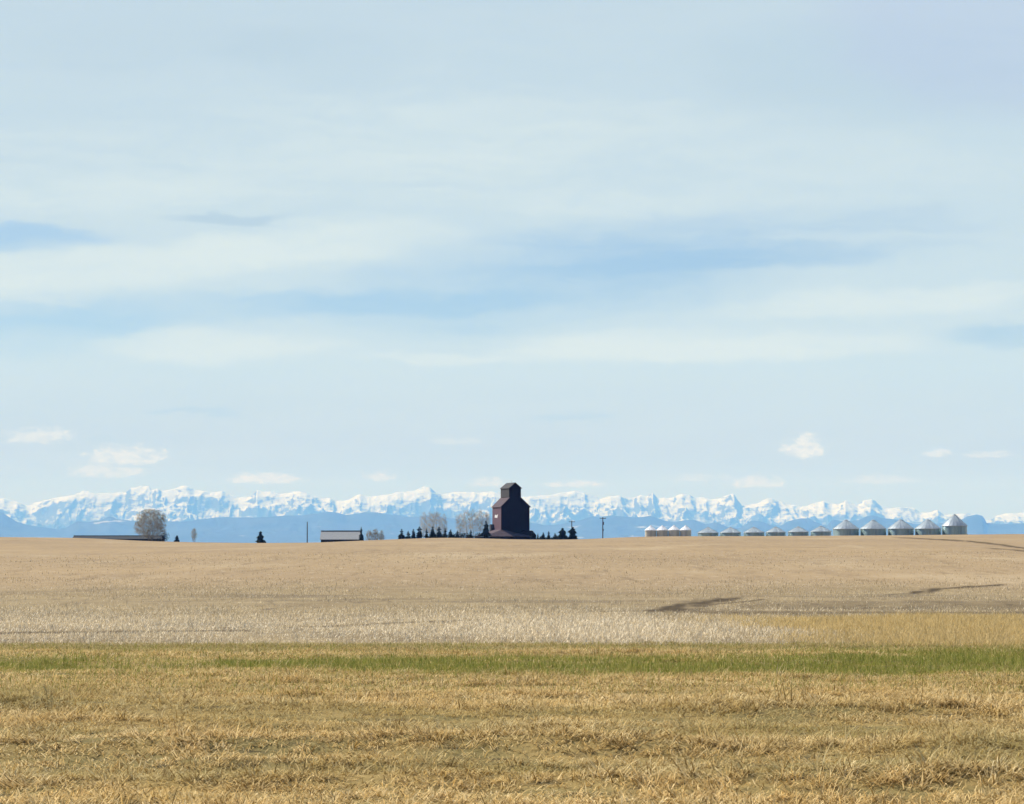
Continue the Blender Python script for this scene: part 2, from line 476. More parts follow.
# cut straw standing and lying in the near field
def soil_at(x, y):
    m = np.zeros(len(x))
    for x0, y0, r0, x1, y1, r1, k in RUNS_W:
        u0, u1, u_ = x0 / y0, x1 / y1, x / y
        t = np.clip((u_ - u0) / (u1 - u0), 0, 1)
        q = np.abs(y - (y0 + t * (y1 - y0))) / (r0 + t * (r1 - r0))
        m = np.maximum(m, k * (1 - smooth((q - .3) / .9)) * ((u_ > u0) & (u_ < u1)))
    return m
xa, ya = scatter(Y_FIELD - .6, 95, 105); xb, yb = scatter(95, 150, 34)
xc_, yc_ = scatter(150, 330, 6)
x, y = np.concatenate([xa, xb, xc_]), np.concatenate([ya, yb, yc_])
y = np.where(rng.uniform(0, 1, len(y)) < .55, np.round(y / .9 + .25 * vnoise(x * .05, y * 0, 3)) * .9 + rng.normal(0, .06, len(y)), y)
thin = .5 * fbm(x * .08, y * .06, 3, 71) + .5 * fbm(x * .5, y * .22, 3, 73)
keep = (rng.uniform(0, 1, len(x)) > 1.5 * soil_at(x, y)) & (rng.uniform(0, 1, len(x)) > uncut(x, y)) & (rng.uniform(0, 1, len(x)) < .1 + 2.6 * np.clip(thin - .36, 0, 1) + .45 * np.exp(-((y - 74) / 11) ** 2) * (x < 4) + .8 * np.exp(-((x - 2.8) / 4.2) ** 2 - ((y - 73) / 9) ** 2))
keep &= rng.uniform(0, 1, len(x)) > .62 * smooth((y - 110) / 40) + .38 * smooth((y - 240) / 90)
x, y = x[keep], y[keep]
bright = np.exp(-((x - 2.8) / 4.2) ** 2 - ((y - 73) / 9) ** 2)
up_ = smooth((y - 105) / 45)[:, None]
col = mixc((.50, .38, .20), (.96, .81, .56), np.clip(rng.uniform(0, 1, len(x)) * (.5 + .8 * fbm(x * .05, y * .09, 3, 44)) + .55 * bright + .6 * np.exp(-((y - 74) / 11) ** 2) * (x < 4), 0, 1)) * rng.uniform(.7, 1.15, (len(x), 1))
col = col * (1 - .4 * up_) + np.asarray((.42, .30, .165))[None] * .4 * up_
o = blades('field_stubble', x, y, rng.uniform(.07, .19, len(x)) * (1 + .5 * bright), rng.uniform(.010, .020, len(x)) * (1 + np.clip((y - 110) / 70, 0, 2.2)),
           np.clip(np.where(rng.uniform(0, 1, len(x)) < .3, rng.normal(.3, .15, len(x)), rng.normal(.85, .15, len(x))), 0, 1), col, m_straw)
tag(o, 'pale cut straw and stubble standing in the near part of the field', 'stubble', kind='stuff')

# ------------------------------------------------------------------ mountains and foothills
SKY = np.array([(-500,500),(-420,494),(-340,498),(-260,490),(-180,497),(-100,493),(-40,500),(0,498),(4,497.3),(10,499),(18,500),(26,503.5),(30,504),(36,502),(40,500),(50,497),(60,495.5),(68,494.5),(75,493),(80,491),(84,489),(90,491),(96,492.5),(104,491.5),(112,491),(120,490),(126,490.5),
 (132,486),(140,484.5),(146,485),(152,488),(157,486),(162,489),(170,487),(176,486),(183,483),(188,484),(194,487),(202,488),(210,491),(218,490),(222,489.5),(230,494),(238,497),(246,496),(252,494),(257,490),
 (264,491),(272,491),(280,493),(290,491),(300,490.5),(306,492),(314,495),(322,498),(330,496),(336,500),(346,499),(352,497),(360,492),(368,495),(376,494),(384,493.5),
 (390,493),(398,491),(404,491.5),(412,489.5),(418,488),(424,484.5),(430,485),(436,490),(442,492),(450,491),(460,490),(470,491),(480,492),(490,490),(500,492),(521,495),(535,495),(545,494),(556,492),(564,490.5),(570,490),(580,491),(590,494),(600,498),(606,496),(612,494.5),(620,494.5),(628,497),(634,497),
 (640,494),(648,494.5),(653,491.5),(657,497),(665,497),(674,496),(682,492.5),(690,494),(696,497),(703,496.5),(710,498),(720,496.5),(728,493.5),(734,493),(738,499),(742,504),(750,503),(760,501),(768,496),
 (772,496),(778,499),(786,502),(794,505),(800,506.5),(806,505),(812,503.5),(818,502),(824,501),(832,503.5),(838,503),(845,499),(852,502),(858,504),(864,499.5),(871,498.5),(876,501),(882,506),(886,508),(892,507),
 (898,506),(906,506),(914,508),(920,511),(930,511),(937,508),(944,513),(950,514),(960,513),(966,513),(974,513),(984,518),(990,519),(996,514),(1004,512.5),(1012,512),(1024,511),(1080,505),(1150,512),(1230,502),(1320,509),(1420,500),(1520,506)], float)
FOOT = np.array([(-500,512),(-380,518),(-250,511),(-120,519),(-40,512),(0,511),(4,513),(10,517),(18,522),(30,525),(44,527),(58,529),(66,528),(72,524),(78,521),(88,522),(100,520),(110,516),(118,519),(128,520),(150,521),(166,521),(185,521),(200,519),(212,517.5),(225,516.5),(240,517),(256,517),(270,516.5),(284,515),(300,515),(318,513),(326,511),(336,512),(346,514.5),(356,513.5),(364,512),(376,512),(384,513),(396,514.5),(410,516.5),(420,516),(430,514),(440,516),(452,518),(470,520),(485,517),(510,519),(530,522),(545,525),(560,524),(580,520),(592,516),(600,516.5),(610,515),(625,516),(640,517),(650,515.5),(660,519),(672,522),(684,520),(694,519.5),(705,524),(716,522),(728,527),(738,528),(744,525),(752,520),(760,521),(768,524),(778,527),(788,521),(800,518),(808,518),(816,522),(826,526),(832,519),(845,521),(858,520),(866,516),(874,515),(884,518),(896,519),(915,524),(940,523),(958,521),(967,516),(976,514),(983,516),(986,522.5),(1000,524),(1024,523),(1090,518),(1200,524),(1320,516),(1520,521)], float)

def range_mesh(name, prof, y_front, y_crest, y_back, nx, nyf, nyb, seed, amp, mat, scale, jag):
    px = np.linspace(prof[0, 0], prof[-1, 0], nx)
    u = (px - 512) / F
    vs = []
    ty = np.concatenate([np.linspace(0, 1, nyf), 1 + np.linspace(0, 1, nyb + 1)[1:]])
    U, T = np.meshgrid(u, ty)
    D = np.where(T <= 1, y_front + (y_crest - y_front) * T, y_crest + (y_back - y_crest) * (T - 1))
    D = D + (y_crest - y_front) * .12 * (fbm(U * 60, T * .8, 3, seed + 90) - .5)
    X = U * D
    Xk, Yk = X / 1000.0, D / 1000.0
    warp = (fbm(Xk * .35, Yk * .35, 4, seed + 50) - .5) * 34 * scale
    P_ = np.interp(px + 0, prof[:, 0], prof[:, 1])[None, :]
    skyline = np.tan(np.arctan((402.0 - P_) / F) + PITCH) * D        # height that would touch the skyline at this distance
    r = ridged(Xk / scale * .45 + warp * .02, Yk / scale * .45 - warp * .012, 6, seed)
    r2 = ridged(Xk / scale * 1.4 + 4 + .5 * fbm(Xk, Yk, 3, seed + 3), Yk / scale * .9, 6, seed + 7, .62)
    r3 = ridged(Xk / scale * 3.6 + .8 * fbm(Xk * 2, Yk * 2, 2, seed + 5), Yk / scale * 1.6, 4, seed + 17, .6)
    r4 = ridged(Xk / scale * 8.5 + 1.1 * fbm(Xk * 3, Yk * 3, 2, seed + 8), Yk / scale * 3.2, 3, seed + 27, .6)
    front = np.where(T <= 1, T ** .85, np.clip(1 - (T - 1) * 1.1, 0, 1))
    lock = np.exp(-((T - 1) / .16) ** 2)                             # the crest line itself
    body = front * (1 - amp * (1 - r) * (1 - lock)) - amp * .42 * (1 - r2) * (1 - .96 * lock) * front - amp * .20 * (1 - r3) * (1 - .9 * lock) * front - amp * .07 * (1 - r4) * (1 - .85 * lock) * front
    H = skyline * np.clip(body, 0, .985 + .03 * lock) + jag * (r2 - .45 + .5 * (r3 - .4)) * (T > .08) * (1 - .6 * lock)
    H = np.where(T < .02, -60, H + CAMZ)
    H[-1, :] = -60
    V = np.stack([X, D, H], -1).reshape(-1, 3)
    return np_mesh(name, V, [grid_faces(nx, len(ty))], mat, name == 'hills')

m_mtn, nt, b = new_mat('snow_and_rock', .85)
b.inputs['Specular IOR Level'].default_value = .2
P = position(); X, Y, Z = sep(P)
N = E.nt.nodes.new('ShaderNodeNewGeometry').outputs['Normal']; NX, NY, NZ = sep(N)
n1 = noise(vec(X * .0009, Y * .0009, Z * .004), 1, 7, .65)
n2 = noise(vec(X * .003, Y * .003, Z * .012), 1, 6, .6)
steep = 1 - NZ
n3 = noise(vec(X * .008, Y * .003, Z * .020), 1, 5, .7)
rock = maprange(steep + (n1 - .5) * .20 + (n2 - .5) * .24 + (n3 - .5) * .50, .11, .25)
strata = maprange(noise(vec(X * .0004, Y * .0004, Z * .022), 1, 4, .6), .52, .66)
gully = maprange(noise(vec(X * .0035, Y * .0008, Z * .0015), 1, 5, .65), .54, .66) * maprange(Z, 1500, 700)
rock = rock.max(gully * .8).max(strata * maprange(steep, .05, .16) * .85)
c = mix(rock * .95, (.60, .64, .68), (.045, .055, .07))
tree = maprange(Z + (n1 - .5) * 620 + (n2 - .5) * 220, 640, 470)
c = mix(tree * .92, c, (.035, .05, .045))
nt.links.new(c, b.inputs['Base Color'])
o = range_mesh('mountains', SKY, 66000, 78000, 86000, 2000, 190, 30, 3, .66, m_mtn, 1.0, 130)
tag(o, 'snow covered mountain range along the whole horizon', 'mountains', kind='structure')

m_foot, nt, b = new_mat('forested_hills', .95)
b.inputs['Specular IOR Level'].default_value = .1
P = position(); X, Y, Z = sep(P)
n1 = noise(vec(X * .0011, Y * .0011, Z * .003), 1, 6, .6)
n2 = noise(vec(X * .0007, Y * .0005, Z * .006), 1, 3, .5)
c = mix(maprange(n1, .35, .65), (.028, .045, .035), (.05, .065, .05))
c = mix(maprange(n2, .66, .70) * .7, c, (.45, .46, .46))
nt.links.new(c, b.inputs['Base Color'])
o = range_mesh('hills', FOOT, 46000, 54000, 60000, 1000, 40, 10, 23, .35, m_foot, .8, 10)
tag(o, 'dark forested foothills below the snowy mountains', 'hills', kind='structure')

# ------------------------------------------------------------------ materials of the farm
m_lit_siding = worn('lit_side_siding', (.155, .092, .108), (.12, .072, .085), .8, bands=('z', .22), spec=.2)  # siding in the tone of the sunlit wall, lit side put into the colour
m_shade_siding = worn('shade_toned_siding', (.014, .007, .012), (.009, .005, .010), .85, bands=('z', .22), spec=.06)  # same siding for the unlit faces, their shade painted into the colour
m_shingle = worn('faded_shingles', (.12, .088, .094), (.085, .062, .068), .9, scale=.8, bands=('z', .3), spec=.15)
m_cupola = worn('bare_grey_siding', (.075, .069, .064), (.055, .05, .048), .85, bands=('z', .22), spec=.2)
m_blackroof = worn('dark_steel_roof', (.022, .026, .03), (.035, .038, .04), .7, bands=('x', .4), spec=.2)
m_greyroof = worn('grey_steel_roof', (.27, .272, .27), (.22, .225, .225), .6)
m_ridge = worn('dull_ridge_steel', (.13, .14, .14), (.10, .11, .11), .6)
m_whitesign = worn('white_sign_paint', (.78, .76, .74), (.62, .60, .58), .6)
m_black = worn('dark_opening', (.012, .012, .014), (.02, .02, .02), .9)
m_galv = worn('galvanised_ribbed_steel', (.38, .51, .505), (.27, .385, .385), .33, .6, scale=.9, bands=('z', .28))
m_galvroof = worn('galvanised_roof_steel', (.56, .61, .62), (.42, .47, .49), .36, .5, scale=.7)
m_white = worn('white_bin_paint', (.92, .92, .91), (.88, .88, .87), .4, scale=.6)
m_tan = worn('cream_bin_paint', (.60, .57, .48), (.50, .47, .38), .55, scale=.6)
m_wood = worn('weathered_pole_wood', (.07, .055, .045), (.045, .036, .03), .9, stretch=(3, 3, .3))
m_steel = worn('dull_steel', (.3, .31, .32), (.2, .2, .21), .5, .6)
m_bark = worn('grey_bark', (.20, .175, .15), (.13, .11, .095), .9, stretch=(4, 4, .6))
m_twig = worn('bare_twigs', (.43, .40, .32), (.33, .30, .235), .9)
m_twig_pale = worn('pale_poplar_twigs', (.60, .57, .50), (.48, .455, .40), .9)
m_needle = worn('spruce_needles', (.012, .026, .020), (.022, .042, .026), .8, scale=1.2, stretch=(1, 1, 1), spec=.2)
m_needle2 = worn('dark_leaves', (.018, .026, .020), (.03, .036, .024), .8, scale=1.2, stretch=(1, 1, 1), spec=.2)

def on_ground(px, d):
    u, _ = ray(px, 540)
    x = u * d
    return Vector((x, d, float(ground_h(x, d))))
def height_to(px, py, d):
    return at(px, py, d).z - on_ground(px, d).z

# ------------------------------------------------------------------ grain elevator
D = 1200.0; k = D / F
base = on_ground(511, D)
rz = R(17.6)
w = 29.4 * k / 2                                       # half width of the square house
elev = empty('grain_elevator', (base.x, base.y + 2, base.z), rz, 'tall old wooden grain elevator, maroon and almost black, with a small cupola on top', 'grain elevator')
zt = lambda py: at(511, py, D).z - base.z
ze, zs, zce, zp = zt(506.4), zt(498.2), zt(487.6), zt(482.6)
cw = 12.0 * k / 2; cxo = -.1
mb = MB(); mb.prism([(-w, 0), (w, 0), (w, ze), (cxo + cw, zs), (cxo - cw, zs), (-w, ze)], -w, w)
body = mb.build('wall', m_shade_siding, elev)  # whole house in the shade-darkened tone, lit wall covered by a lighter panel
mb = MB(); mb.box((-w - .06, 0, ze / 2), (.12, 2 * w - .02, ze - .1)); mb.build('lit_side_panel', m_lit_siding, elev, label='mauve siding in the lighter tone of the lit side wall')
for sgn in (-1, 1):
    mb = MB()
    xa, za = sgn * (w + .45), ze - .45 * (zs - ze) / (w - cw); xb = cxo + sgn * (cw + .02)
    q = [(xa, -w - .35, za + .22), (xb, -w - .35, zs + .24), (xb, w + .35, zs + .24), (xa, w + .35, za + .22)]
    mb.slab(q, .2); mb.build('roof', m_shingle, elev)
mb = MB(); mb.prism([(cxo - cw, zs - .3), (cxo + cw, zs - .3), (cxo + cw, zce), (cxo, zp - .25), (cxo - cw, zce)], -w - .004, w - .2)
cup = mb.build('cupola', m_shade_siding, elev)  # shade of the cupola front is in the siding colour too
mb = MB(); mb.box((cxo - cw - .05, 0, (zs + .3 + zce) / 2), (.1, 2 * w - .6, zce - zs - .4)); mb.build('lit_side_panel', m_cupola, cup, label='bare grey siding of the cupola')
for sgn in (-1, 1):
    mb = MB()
    sl = (zp - zce) / cw
    q = [(cxo + sgn * (cw + .35), -w - .3, zce - .35 * sl), (cxo, -w - .3, zp), (cxo, w, zp), (cxo + sgn * (cw + .35), w, zce - .35 * sl)]
    mb.slab(q, .16); mb.build('roof', m_cupola, cup)
mb = MB()                                              # ragged white emblem on the lit wall
zc = zt(516.2); X0 = -w - .14
pts = [(-.95, -.55), (.55, -.75), (.85, .15), (1.0, .75), (.35, .5), (.1, .25), (-.15, .62), (-.8, .45)]
n = len(pts)
mb.add([(X0 - .06, -s * 2.3 + .4, zc + t) for s, t in pts] + [(X0 + .05, -s * 2.3 + .4, zc + t) for s, t in pts],
       [tuple(range(n)), tuple(range(2 * n - 1, n - 1, -1))] + [(i, i + n, (i + 1) % n + n, (i + 1) % n) for i in range(n)])
mb.build('emblem', m_whitesign, elev, label='small white painted emblem high on the lit wall')
# low drive shed with a hipped roof wrapped round the lit corner
he = zt(536.3); ha = zt(529.6)
fx0, fx1, fy0, fy1 = -w - 8.5, 6.0, -w - 4.6, w - 1.0
ap = (-w + .05, -w - .05, ha); ap2 = (-w + .05, w - 2.5, ha)
mb = MB()
mb.slab([(fx0, fy0, he), ap, ap2, (fx0, fy1, he)][::-1], .18)
mb.slab([(fx0, fy0, he), (fx1, fy0, he), ap], .18)
shed = mb.build('drive_shed_roof', m_shingle, elev)
mb = MB(); mb.box(((fx0 + fx1) / 2 + .3, (fy0 - w) / 2 + .25, (he - .25) / 2), (fx1 - fx0 - 1.2, -w - fy0 - .6, he - .25))
mb.box(((fx0 - w) / 2 + .3, .2, (he - .25) / 2), (-w - fx0 - .75, fy1 - (-w) - .4, he - .25)); ds = mb.build('drive_shed', m_shade_siding, elev)
mb = MB(); mb.box((-w - 3.5, fy0 + .27, 1.5), (3.6, .12, 2.9)); mb.build('door', m_black, ds)
mb = MB()                                              # dark lean-to at the far front corner
mb.prism([(.6, 0), (w + 1.9, 0), (w + 1.9, zt(535)), (w + .1, zt(530.6)), (3.2, zt(530.4)), (.6, zt(534.2))], -w - 3.2, -w - .03)
mb.build('lean_to', m_shade_siding, elev)
mb = MB(); mb.box((-w - .75, w - 1.2, zt(524.2) / 2), (1.3, 2.2, zt(524.2))); mb.build('leg_housing', m_cupola, elev)
mb = MB(); mb.tube((cxo, -1.0, zp - .1), (cxo, -1.0, zp + 1.1), .05, .03, 5); mb.build('lightning_rod', m_steel, elev)

# ------------------------------------------------------------------ grain bins
def make_bin(name, dia, hw, hr, mw, mr, ribs=False, hopper=False):
    root = empty(name, (0, 0, 0))
    r = dia / 2
    mb = MB(); mb.lathe([(r, 0), (r, hw)], 40); mb.build('wall', mw, root, True)
    mb = MB(); mb.lathe([(r + .16, hw - .05), (r * .1, hw + hr), (0.001, hw + hr + .02)], 40); mb.lathe([(r + .15, hw - .22), (r + .16, hw - .05)], 40); rf = mb.build('roof', mr, root, True)
    mb = MB(); mb.lathe([(r * .1, hw + hr - .02), (r * .1, hw + hr + .14), (r * .12, hw + hr + .14), (r * .02, hw + hr + .26), (.001, hw + hr + .26)], 16); mb.build('cap', mr, rf)
    mb = MB()
    for t in range(20):
        a = 2 * math.pi * t / 20
        p0 = (math.cos(a) * (r + .1), math.sin(a) * (r + .1), hw + .06); p1 = (math.cos(a) * r * .14, math.sin(a) * r * .14, hw + hr + .03)
        mb.tube(p0, p1, .035, .025, 4)
    mb.build('roof_ribs', mr, rf)
    a = R(-70)
    mb = MB()
    for s in (-.2, .2):
        mb.tube((math.cos(a) * (r + .16) - math.sin(a) * s, math.sin(a) * (r + .16) + math.cos(a) * s, .3), (math.cos(a) * (r + .16) - math.sin(a) * s, math.sin(a) * (r + .16) + math.cos(a) * s, hw), .025, .025, 4)
    for q in range(int(hw / .35)):
        z = .5 + q * .35
        if z < hw: mb.tube((math.cos(a) * (r + .16) + math.sin(a) * .2, math.sin(a) * (r + .16) - math.cos(a) * .2, z), (math.cos(a) * (r + .16) - math.sin(a) * .2, math.sin(a) * (r + .16) + math.cos(a) * .2, z), .018, .018, 4)
    mb.build('ladder', m_steel, root)
    a = R(-100); mb = MB(); mb.box((math.cos(a) * (r + .02), math.sin(a) * (r + .02), 1.1), (.9, .16, 1.5), a + math.pi / 2); mb.build('door', mw, root)
    return root

def set_row(proto, items, d, group, cat):
    for i, (px, lab, sc) in enumerate(items):
        o = proto if i == 0 else copy_tree(proto)
        g = on_ground(px, d); o.location = g
        o.rotation_euler.z = random.uniform(-.4, .4); o.scale = sc
        tag(o, lab, cat, group)

d = 1000.; kk = d / F
hw = height_to(902, 528.6, d); hr = 8.4 * kk
proto = make_bin('large_steel_bin', 25.6 * kk, hw, hr, m_galv, m_galvroof)
set_row(proto, [(846, 'large galvanised grain bin next to the small low bins, first of the large ones', (1, 1, 1)),
                (873.3, 'large galvanised grain bin, second of the large ones counted from the small low bins', (1, 1, .99)),
                (900.8, 'large galvanised grain bin in the middle of the five large ones', (1, 1, 1.01)),
                (928, 'large galvanised grain bin just before the tallest bin at the row end', (1, 1, 1.02)),
                (954.6, 'tallest galvanised grain bin with a steep cone roof at the right end of the row', (.97, .97, 1.26))], d, 'large galvanised grain bins in a row', 'grain bin')
d = 1180.; kk = d / F
hw = height_to(760, 532.2, d); hr = 4.9 * kk
proto = make_bin('small_steel_bin', 20.5 * kk, hw, hr, m_galv, m_galvroof)
set_row(proto, [(708, 'low galvanised grain bin standing nearest to the white bins', (1, 1, 1)),
                (730.5, 'low galvanised grain bin, second of the low ones counted from the white bins', (1, 1, 1)),
                (754, 'low galvanised grain bin, third of the low ones counted from the white bins', (1, 1, 1.0)),
                (775.8, 'low galvanised grain bin, fourth of the low ones counted from the white bins', (.95, .95, 1)),
                (798.3, 'low galvanised grain bin, fifth of the low ones, one before the large bins begin', (1, 1, 1)),
                (821, 'low galvanised grain bin directly beside the first large bin', (1, 1, 1.03))], d, 'low galvanised grain bins in a row', 'grain bin')
d = 1190.; kk = d / F
hw = height_to(668, 530.0, d); hr = 4.2 * kk
proto = make_bin('white_bin', 11.3 * kk, hw, hr, m_tan, m_white)
set_row(proto, [(650.6, 'small white grain bin with its whole sunlit side free, leftmost of the four', (1, 1, 1)),
                (662.3, 'small white grain bin, second of the four counted from the free end', (1, 1, 1)),
                (674, 'small white grain bin, third of the four counted from the free end', (1, 1, 1.01)),
                (685.6, 'small white grain bin nearest to the low galvanised bins', (1, 1, 1))], d, 'small white grain bins in a row', 'grain bin')

# ------------------------------------------------------------------ sheds
def make_shed(name, px0, px1, d, py_ridge, py_eave, depth, label, mwall, mroof, mridge, rz=0, over=.4, door=True):
    g = on_ground((px0 + px1) / 2, d); kk = d / F; L = (px1 - px0) * kk / 2
    root = empty(name, g, rz, label, 'shed')
    zr = at(px0, py_ridge, d).z - g.z; zv = at(px0, py_eave, d).z - g.z
    hd = depth / 2
    mb = MB(); n = 5
    prof = [(-hd, 0), (hd, 0), (hd, zv), (0, zr - .12), (-hd, zv)]
    vs = [(-L, y, z) for y, z in prof] + [(L, y, z) for y, z in prof]
    mb.add(vs, [tuple(range(n))[::-1], tuple(range(n, 2 * n))] + [(i, (i + 1) % n, (i + 1) % n + n, i + n) for i in range(n)])
    wl = mb.build('wall', mwall, root)
    sl = (zr - zv) / hd
    for s in (-1, 1):
        mb = MB(); mb.slab([(-L - over, s * (hd + over), zv - over * sl + .1), (L + over, s * (hd + over), zv - over * sl + .1), (L + over, 0, zr + .06), (-L - over, 0, zr + .06)], .12)
        mb.build('roof', mroof, root)
    mb = MB(); mb.box((0, 0, zr + .1), (2 * L + 2 * over + .1, 1.0, .2)); mb.build('ridge_cap', mridge, root)
    if door:
        mb = MB(); mb.box((-L * .3, -hd - .05, min(1.6, zv / 2)), (4.0, .1, min(3.2, zv - .1))); mb.build('door', m_black, root)
    return root
make_shed('long_low_shed', 75, 163, 1150., 535.9, 539.0, 12., 'long low dark shed stretching behind the round bare tree', m_blackroof, m_blackroof, m_blackroof)
make_shed('grey_roofed_shed', 322, 360, 1130., 531.0, 539.2, 13., 'long farm shed with a light grey steel roof beside a dark spruce', m_black, m_greyroof, m_ridge)

# ------------------------------------------------------------------ trees
def bare_tree(name, h, wid, stems, twigs, seed, mtw, start=.12, ascend=.55, thick=.024):
    rd = random.Random(seed)
    root = empty(name, (0, 0, 0))
    tr = MB(); tw = MB()
    def inside(p): # soft crown bound, an egg on the stem
        zc = (p.z - h * .55) / (h * .47); rr = math.hypot(p.x, p.y) / (wid / 2)
        return zc * zc + rr * rr
    ends = []
    for s in range(stems):
        a = 2 * math.pi * s / stems + rd.uniform(-.4, .4); lean = (0 if stems == 1 else rd.uniform(.1, .5))
        p = Vector((math.cos(a) * .25 * (stems > 1), math.sin(a) * .25 * (stems > 1), -.2)); dirv = Vector((math.cos(a) * lean, math.sin(a) * lean, 1)).normalized()
        rr = .04 + h * .008 / math.sqrt(stems)
        steps = 8; L = h * (.96 if stems == 1 else rd.uniform(.7, .98)) / steps
        for i in range(steps):
            dirv = (dirv + Vector((rd.gauss(0, .08), rd.gauss(0, .08), .05))).normalized()
            q = p + dirv * L; r1 = rr * .82
            tr.tube(p, q, rr, r1, 6, False)
            if (i + 1) / steps > start:
                for b_ in range(3):
                    t = rd.uniform(0, 1); o0 = p.lerp(q, t); a2 = rd.uniform(0, 2 * math.pi)
                    up = ascend + rd.uniform(-.15, .25)
                    dv = Vector((math.cos(a2), math.sin(a2), up)).normalized()
                    bl = wid * .5 * rd.uniform(.55, 1.05) * (1.05 - .55 * abs((i / steps) - .45))
                    pp = o0; rb = r1 * .5
                    for j in range(3):
                        dv = (dv + Vector((rd.gauss(0, .18), rd.gauss(0, .18), .12))).normalized()
                        qq = pp + dv * (bl / 3)
                        if inside(qq) > 1.12: break
                        tr.tube(pp, qq, rb, rb * .65, 4, False); ends.append((pp, qq, rb * .65)); pp = qq; rb *= .65
            p = q; rr = r1
        ends.append((p - dirv * L, p, rr))
    nodes = np.array([tuple(q) for _, q, _ in ends])
    grow = []
    for i in range(twigs):                              # twigs reach for points spread through the crown
        while True:
            v = Vector((rd.uniform(-1, 1), rd.uniform(-1, 1), rd.uniform(-1, 1)))
            if v.length < 1 and v.length > rd.random() * .75: break
        lump = 1 + .16 * math.sin(3 * math.atan2(v.y, v.x) + seed) + .12 * math.sin(4.3 * v.z + 2 * v.x + seed)
        goal = Vector((v.x * wid / 2 * lump, v.y * wid / 2 * lump, h * (.5 + start * .5) + v.z * h * (.5 - start * .5) * (.93 + .1 * (lump - 1))))
        k_ = int(np.argmin(((nodes - np.array(goal)) ** 2).sum(1))); o0 = Vector(nodes[k_])
        d_ = goal - o0; l = d_.length
        if l > wid * .34: o0 = goal - d_ * (wid * .34 / l); d_ = goal - o0; l = d_.length
        m_ = o0 + d_ * .5 + Vector((rd.gauss(0, .08), rd.gauss(0, .08), .06 - .1)) * l
        tw.tube(o0, m_, thick, thick * .7, 3, False); tw.tube(m_, goal, thick * .7, thick * .25, 3, False)
        for s_ in range(3):
            e2 = m_.lerp(goal, rd.uniform(.1, .9)); e3 = e2 + (d_.normalized() + Vector((rd.gauss(0, .8), rd.gauss(0, .8), rd.gauss(.25, .5)))).normalized() * rd.uniform(.3, .9)
            tw.tube(e2, e3, .013, .005, 3, False)
    tr.build('trunk', m_bark, root); tw.build('crown', mtw, root)
    return root

def spruce(name, h, r, seed, mat=m_needle, full=1.0, cone=1.0):
    rd = random.Random(seed)
    root = empty(name, (0, 0, 0))
    tr = MB(); tr.tube((0, 0, -.2), (0, 0, h * .96), .03 * h * .6 + .03, .02, 6); tr.build('trunk', m_bark, root)
    f = MB(); z = h * .06; lvl = 0
    while z < h * .985:
        t = z / h; rad = r * ((1 - t) ** (.85 * cone)) * rd.uniform(.62, 1.2) * (1 + .22 * math.sin(7 * t * 3 + seed)) + .06
        n = max(5, int(9 * full * (1 - .45 * t)))
        off = rd.uniform(0, 6.28)
        for i in range(n):
            a = off + 2 * math.pi * i / n + rd.uniform(-.25, .25); L = rad * rd.uniform(.55, 1.25) * (1 + .25 * math.sin(a * 2 + seed + 4 * t))
            d = Vector((math.cos(a), math.sin(a), 0)); s = Vector((-math.sin(a), math.cos(a), 0))
            wd = L * rd.uniform(.26, .4) + .06; drop = L * rd.uniform(.18, .42)
            c0 = Vector((0, 0, z + .10 * L)); tip = d * L + Vector((0, 0, z - drop)); mid = d * L * .55 + Vector((0, 0, z - drop * .25))
            f.add([c0, mid + s * wd, tip, mid - s * wd], [(0, 1, 2), (0, 2, 3)])
            f.add([c0, mid + Vector((0, 0, -wd * .9)), tip, mid + Vector((0, 0, wd * .3))], [(0, 1, 2, 3)])
            for q in range(3):
                p = mid.lerp(tip, rd.uniform(-.4, .9)); sd = s * rd.choice((-1, 1)) * wd * rd.uniform(.8, 1.5)
                f.add([p, p + sd + d * wd * .5 + Vector((0, 0, -.08)), p + d * wd * .6], [(0, 1, 2)])
        z += h * .034 / full + .02; lvl += 1
    f.add([(0, 0, h), (.09, 0, h * .93), (-.05, .08, h * .93), (-.05, -.08, h * .93)], [(0, 1, 2), (0, 2, 3), (0, 3, 1)])
    f.build('crown', mat, root)
    return root

def leafy_shrub(name, h, wid, seed, mat, leaves=900, depth=None):
    rd = random.Random(seed); root = empty(name, (0, 0, 0)); depth = depth or wid
    st = MB()
    n_st = max(5, int(wid * 2.2))
    for i in range(n_st):
        a = rd.uniform(0, 6.28); b0 = Vector((((i + .5) / n_st - .5) * .8 * wid + rd.uniform(-.1, .1), rd.uniform(-.3, .3) * depth, -.1)) if wid > 6 else Vector((rd.uniform(-.04, .04), rd.uniform(-.04, .04), -.1))
        st.tube(b0, b0 + Vector((math.cos(a) * .15 * h, math.sin(a) * .15 * h, h * rd.uniform(.5, .85))), .05, .02, 5)
    st.build('stem', m_bark, root)
    f = MB(); lumps = [(rd.uniform(-.38, .38) * wid, rd.uniform(-.35, .35) * depth, h * rd.uniform(.3, .72), rd.uniform(.22, .36)) for _ in range(max(6, int(wid * 1.4)))]
    for i in range(leaves):
        lx, ly, lz, lr = rd.choice(lumps); v = Vector((rd.gauss(0, 1), rd.gauss(0, 1), rd.gauss(0, 1))).normalized() * rd.uniform(.4, 1) ** .5
        rx = min(h, wid) * lr
        p = Vector((lx + v.x * rx, ly + v.y * rx, max(.05, lz + v.z * h * .36))); s = rd.uniform(.1, .24)
        a = Vector((rd.gauss(0, 1), rd.gauss(0, 1), rd.gauss(0, 1))).normalized(); b_ = a.orthogonal().normalized()
        f.add([p + a * s, p + b_ * s * .6, p - a * s, p - b_ * s * .6], [(0, 1, 2, 3)])
    f.build('crown', mat, root)
    return root

